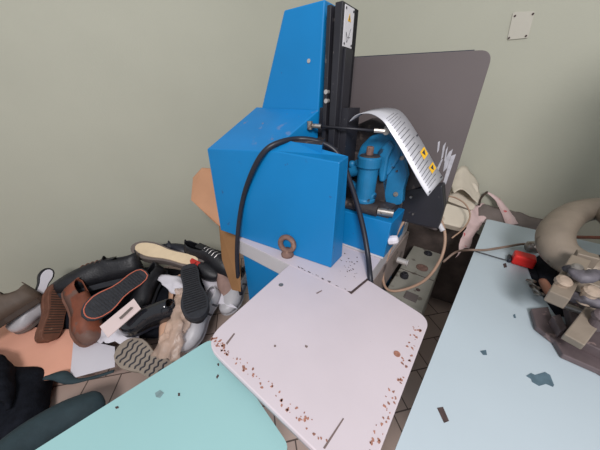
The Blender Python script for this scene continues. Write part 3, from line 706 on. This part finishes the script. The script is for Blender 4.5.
# papers
cloth('crumpled_paper', 'white crumpled paper tucked under the cream soled sneaker', 'paper', [[at(156, 276, .38), at(172, 275, .39), at(186, 279, .37)], [at(164, 285, .37), at(178, 284, .38), at(190, 290, .36)], [at(172, 294, .35), at(182, 294, .355), at(192, 298, .35)]], 'paper', .010, 30, .0012)
cloth('crumpled_paper', 'white paper scrap right of the ribbed dark sole', 'paper', [[at(202, 278, .36), at(212, 277, .36), at(222, 282, .35)], [at(206, 290, .34), at(214, 289, .35), at(222, 294, .34)], [at(216, 304, .31), at(226, 306, .32), at(238, 310, .31)]], 'paper', .008, 30, .0012)
cloth('crumpled_paper', 'crumpled white tissue between the pink card and the wavy soled shoe', 'paper', [[at(88, 333, .262), at(112, 325, .285), at(132, 329, .285)], [at(94, 338, .250), at(114, 334, .278), at(142, 341, .27)], [at(98, 343, .245), at(112, 342, .26), at(130, 346, .25)]], 'paper', .012, 34, .0012, 7)
slab('paper_sheet', 'flat white paper sheet lying on the peach sheet', 'paper', [at(74, 337, .236), at(115, 347, .236), at(115, 367, .236), at(70, 379, .236)], (0, 0, .0015), 'paper', 0)
# pink card with slot
e1 = [at(100, 327, .375), at(134, 299, .42), at(141, 309, .41), at(108, 338, .365)]
cd = tag(obj('pink_card', prism(e1, (0, 0, .003)), 'card'), 'pale pink cardboard tag leaning on the upturned shoe', 'card')
obj('slot', prism([at(119, 318, .403), at(131, 307, .418), at(132.5, 308, .418), at(120.5, 319.5, .401)], (0, 0, .001)), 'greyrim', cd)
# peach foam sheet and dark cloth underneath
cloth('peach_foam_sheet', 'peach foam sheet lying flat at the left in front of the shoes', 'sheet', [[at(-25, 325, .222), at(30, 322, .228), at(88, 330, .228)], [at(-30, 350, .220), at(25, 348, .222), at(84, 355, .225)], [at(-38, 395, .218), at(18, 382, .220), at(74, 379, .222)]], 'peach', .003, 8, .006)
# heap of black cloth under the pile
def mound(cx_, cy_, pts, z, m, label, name, cat, amp=.02):
    top_ = []
    for ring, hz, sc_ in ((0, 0, 1.0), (1, .45, .93), (2, .75, .8), (3, .95, .55), (4, 1.0, .25)):
        for p in pts: top_.append(Vector((cx_+(p.x-cx_)*sc_, cy_+(p.y-cy_)*sc_, FL+(z-FL)*hz)))
    n = len(pts); F = []
    for r in range(4):
        for k in range(n): F.append([r*n+k, r*n+(k+1) % n, (r+1)*n+(k+1) % n, (r+1)*n+k])
    F.append([4*n+k for k in range(n)]); F.append(list(range(n))[::-1])
    V, F = crumple((top_, F), 0, 1)
    o = obj(name, (V, F), m, smooth=True, sub=2)
    from mathutils import noise
    for v_ in o.data.vertices:
        if v_.co.z > FL+.005: v_.co += noise.noise_vector(v_.co*9)*amp
    tag(o, label, cat); return o
ring = [at(30, 296, FL+.02), at(90, 283, FL+.02), at(150, 272, FL+.02), at(200, 276, FL+.02), at(236, 292, FL+.02), at(212, 335, FL), at(170, 350, FL), at(120, 345, FL), at(60, 345, FL), at(10, 345, FL)]
ring = [Vector((p.x, p.y, 0)) for p in ring]
cc = sum(ring, Vector())/len(ring)
mound(cc.x, cc.y, ring, .315, 'bcloth', 'black cloth bundle buried under the shoes', 'cloth_bundle', 'cloth', .012)
ring = [Vector((p.x, p.y, 0)) for p in [mlp((.0, .74, 0)), mlp((.0, .93, 0)), mlp((.42, .95, 0)), mlp((.68, .94, 0)), mlp((.62, .75, 0)), mlp((.40, .735, 0)), mlp((.2, .73, 0))]]
cc = sum(ring, Vector())/len(ring)
mound(cc.x, cc.y, ring, .60, 'dbrown', 'dark brown heap of cloth on the floor behind the control box', 'cloth_heap', 'cloth', .03)
# black garment and bag in the lower left corner
def pad(name, label, cat, pts, z, m, amp=.012, bulge=.05):
    R_ = [Vector((p.x, p.y, 0)) for p in pts]; c_ = sum(R_, Vector())/len(R_)
    return mound(c_.x, c_.y, R_, z, m, label, name, cat, amp)
pad('black_jacket', 'fuzzy black jacket heaped on the floor in the lower left corner', 'jacket',
    [at(-30, 352, FL+.02), at(14, 372, FL+.02), at(38, 372, FL+.02), at(62, 372, FL+.02), at(50, 398, FL+.02), at(58, 418, FL+.02), at(30, 450, FL+.02), at(-20, 480, FL+.02), at(-70, 430, FL+.02)], .26, 'bcloth', .02)
cloth('jacket_hood', 'upper fold of black cloth at the left frame edge', 'cloth', [[at(-20, 352, .26), at(2, 355, .28), at(14, 372, .25)], [at(-24, 372, .28), at(0, 374, .30), at(14, 388, .26)], [at(-28, 400, .28), at(0, 400, .29), at(10, 408, .26)]], 'bcloth', .012, 20, .01)
o = obj('black_strap', tube([at(44, 378, .25), at(60, 376, .245), at(74, 381, .235), at(95, 377, .225), at(114, 371, .222)], lambda q: .006+.014*math.exp(-((q-.3)/.2)**2), 10, 6, .6), 'tcloth', smooth=True); tag(o, 'dark strap running along the lower edge of the peach sheet', 'strap')
o = obj('rolled_bag', tube([at(-5, 470, .26), at(30, 440, .255), at(65, 418, .245), at(90, 408, .235), at(98, 404, .225)], lambda q: .055-.008*q if q < .86 else .047*math.sqrt(max(.05, 1-((q-.86)/.145)**2)), 16, 6), 'tcloth', smooth=True); tag(o, 'rolled dark teal bag on the floor against the turquoise table', 'bag')
# ================================================================ hand press on the pale table
# local frame of the press: origin on the table
pc = at(590, 330, zr)
hp = thing('hand_press', 'grey-beige cast iron hand press with curved neck on the pale blue table', 'press', mw=Matrix.Translation(pc))
def w(p): return Vector(p)-pc
def Q(u, v, z): return w(at(u, v, z))
neck = [Q(628, 240, .86), Q(618, 219, .87), Q(600, 209, .87), Q(573, 214, .855), Q(556, 231, .83), Q(558, 250, .80), Q(578, 265, .785), Q(606, 276, .78), Q(622, 284, .78)]
obj('curved_neck', tube(neck, lambda q: .033+.006*math.sin(q*math.pi), 20, 8, .85), 'castbeige', hp, smooth=True)
def bar(p, q, wd, hgt_, m, name='bar', bev=.002, up=(0, 0, 1)):
    p, q = Vector(p), Vector(q); mw, L = frame(p, q, up)
    return obj(name, xf(box(0, L, -wd/2, wd/2, -hgt_/2, hgt_/2), mw), m, hp, bev=bev)
# base casting on the table
def flat(pts, z0_, h_, m, name, bev=.002):
    return obj(name, prism([Q(u, v, zr+z0_) for u, v in pts], (0, 0, h_)), m, hp, bev=bev)
flat([(529, 312), (546, 310), (551, 325), (568, 329), (610, 350), (620, 388), (596, 374), (560, 358), (552, 344), (534, 330)], .001, .012, 'mauvemetal', 'base_foot')
flat([(560, 300), (620, 310), (624, 368), (600, 360), (570, 345)], .012, .022, 'mauvemetal', 'base_step')
flat([(548, 322), (556, 320), (562, 334), (556, 338)], .013, .02, 'mauvemetal', 'hinge_lug')
flat([(556, 272), (620, 270), (630, 330), (585, 320), (563, 300)], .012, .06, 'grimy', 'jaw_block', .006)
bar(Q(556, 300, .80), Q(578, 262, .83), .030, .03, 'castbeige', 'jaw_arm')
bar(Q(572, 342, .75), Q(600, 306, .79), .028, .02, 'castbeige', 'toggle_link')
bar(Q(600, 306, .79), Q(626, 270, .82), .028, .02, 'castbeige', 'toggle_link')
bar(Q(566, 278, .815), Q(598, 290, .81), .026, .03, 'castbeige', 'cross_arm')
bar(Q(574, 256, .83), Q(596, 262, .83), .024, .028, 'castbeige', 'clamp_lug')
for (u, v, z, r, m) in ((564, 281, .83, .013, 'bolt'), (592, 291, .83, .013, 'bolt'), (603, 316, .80, .013, 'mauvemetal'), (577, 268, .85, .010, 'steel')):
    p = Q(u, v, z); obj('pivot_bolt', join(cyl(p-D((0, 0, .03)), p, r*.8, 16), lathe([(r, -.006), (r, .002), (r*.7, .006), (0, .007)], p, (-.2, -.4, .9), 14)), m, hp)
for (a, b_, c_) in (((571, 268, .84), (584, 276, .85), (598, 272, .85)), ((575, 297, .80), (586, 300, .81), (598, 303, .81))):
    obj('oily_rag_strip', crumple(tube([Q(*a), Q(*b_), Q(*c_)], .012, 10, 6, .7), .009, 60), 'oily', hp, smooth=True)
obj('lever_rod', cyl(Q(548, 300, .735), Q(612, 322, .775), .007, 12), 'steel', hp)
obj('adjusting_screw', join(cyl(Q(584, 310, .72), Q(584, 300, .80), .008, 12), hexbolt(Q(584, 300, .80), (0, 0, 1), .014, .01)), 'steel', hp)
# chain bits
for k in range(5):
    p = Q(531+k*2.0, 281+k*3.2+(k % 2)*1.5, .712+.006*(k % 2)); obj('chain_link', torus(p, (k % 2, .3, .8), .0085, .0028, 16, 6), 'steel', hp, smooth=True)
obj('rubber_grip', join(tube([Q(543, 281, .715), Q(548, 290, .715), Q(551, 297, .712)], lambda q: .0085*(.75+.5*math.sin(min(1, q+.15)*math.pi)**.5), 12, 5)), 'finger', hp, smooth=True)
obj('oil_grime', crumple(sheet_from_rows([[Q(536, 258, zr+.004), Q(550, 262, zr+.006), Q(566, 270, zr+.006)], [Q(538, 275, zr+.004), Q(552, 282, zr+.01), Q(568, 290, zr+.01)], [Q(545, 300, zr+.003), Q(556, 304, zr+.006), Q(566, 310, zr+.006)]]), .003, 60), 'bcloth', hp, smooth=True, solid=.004)
flat([(526, 264), (545, 252), (556, 280), (575, 318), (556, 316), (545, 300), (533, 282)], .0008, .003, 'bcloth', 'grease_patch', .0005)
# rod seen through the neck
o = obj('copper_rod', cyl(at(572, 237, .735), at(622, 238, .735), .0055, 12), 'tan', smooth=False); tag(o, 'thin copper coloured rod lying behind the curved neck on the pale blue table', 'rod')
o = obj('small_hook', torus(at(576, 231, .74), (.4, -1, .1), .010, .0035, 18, 8), 'ink', smooth=True); tag(o, 'small dark ring hooked inside the curved neck of the hand press', 'ring')
# red cap / plug lying by the press
rc = at(521, 264, zr)
t = thing('red_plug', 'small bright red plastic plug beside the hand press on the pale blue table', 'plug', loc=rc)
obj('body', xf(box(-.026, .026, -.021, .021, .001, .034), Matrix.Rotation(math.radians(-38), 4, 'Z')), 'red', t, bev=.006, seg=3)
obj('black_base', xf(box(-.036, -.0265, -.018, .018, .001, .014), Matrix.Rotation(math.radians(-38), 4, 'Z')), 'rubber', t, bev=.003)
# wires towards the press
o = obj('grey_wire', tube([at(443, 262, .62), at(456, 252, .66), at(470, 250, .705), at(485, 250, .712), at(505, 247, .712), at(524, 244, .714), at(540, 246, .72), at(552, 250, .74)], .0040, 8, 6), 'wire', smooth=True); tag(o, 'brown grey wire running over the pale blue table to the hand press', 'wire')
o = obj('thin_wire', tube([at(468, 249, .705), at(485, 254, .705), at(502, 259, .705), at(514, 262, .705)], .002, 6, 6), 'ink', smooth=True); tag(o, 'thin dark wire ending at the red plastic plug', 'wire')
o = obj('crimped_sleeve', crumple(lathe([(.010, -.02), (.018, -.01), (.02, .01), (.012, .028)], at(533, 247, .722), (1, -.3, .2), 12), .004, 60), 'steel', smooth=True); tag(o, 'crimped grey metal sleeve on the wire next to the curved neck', 'sleeve')
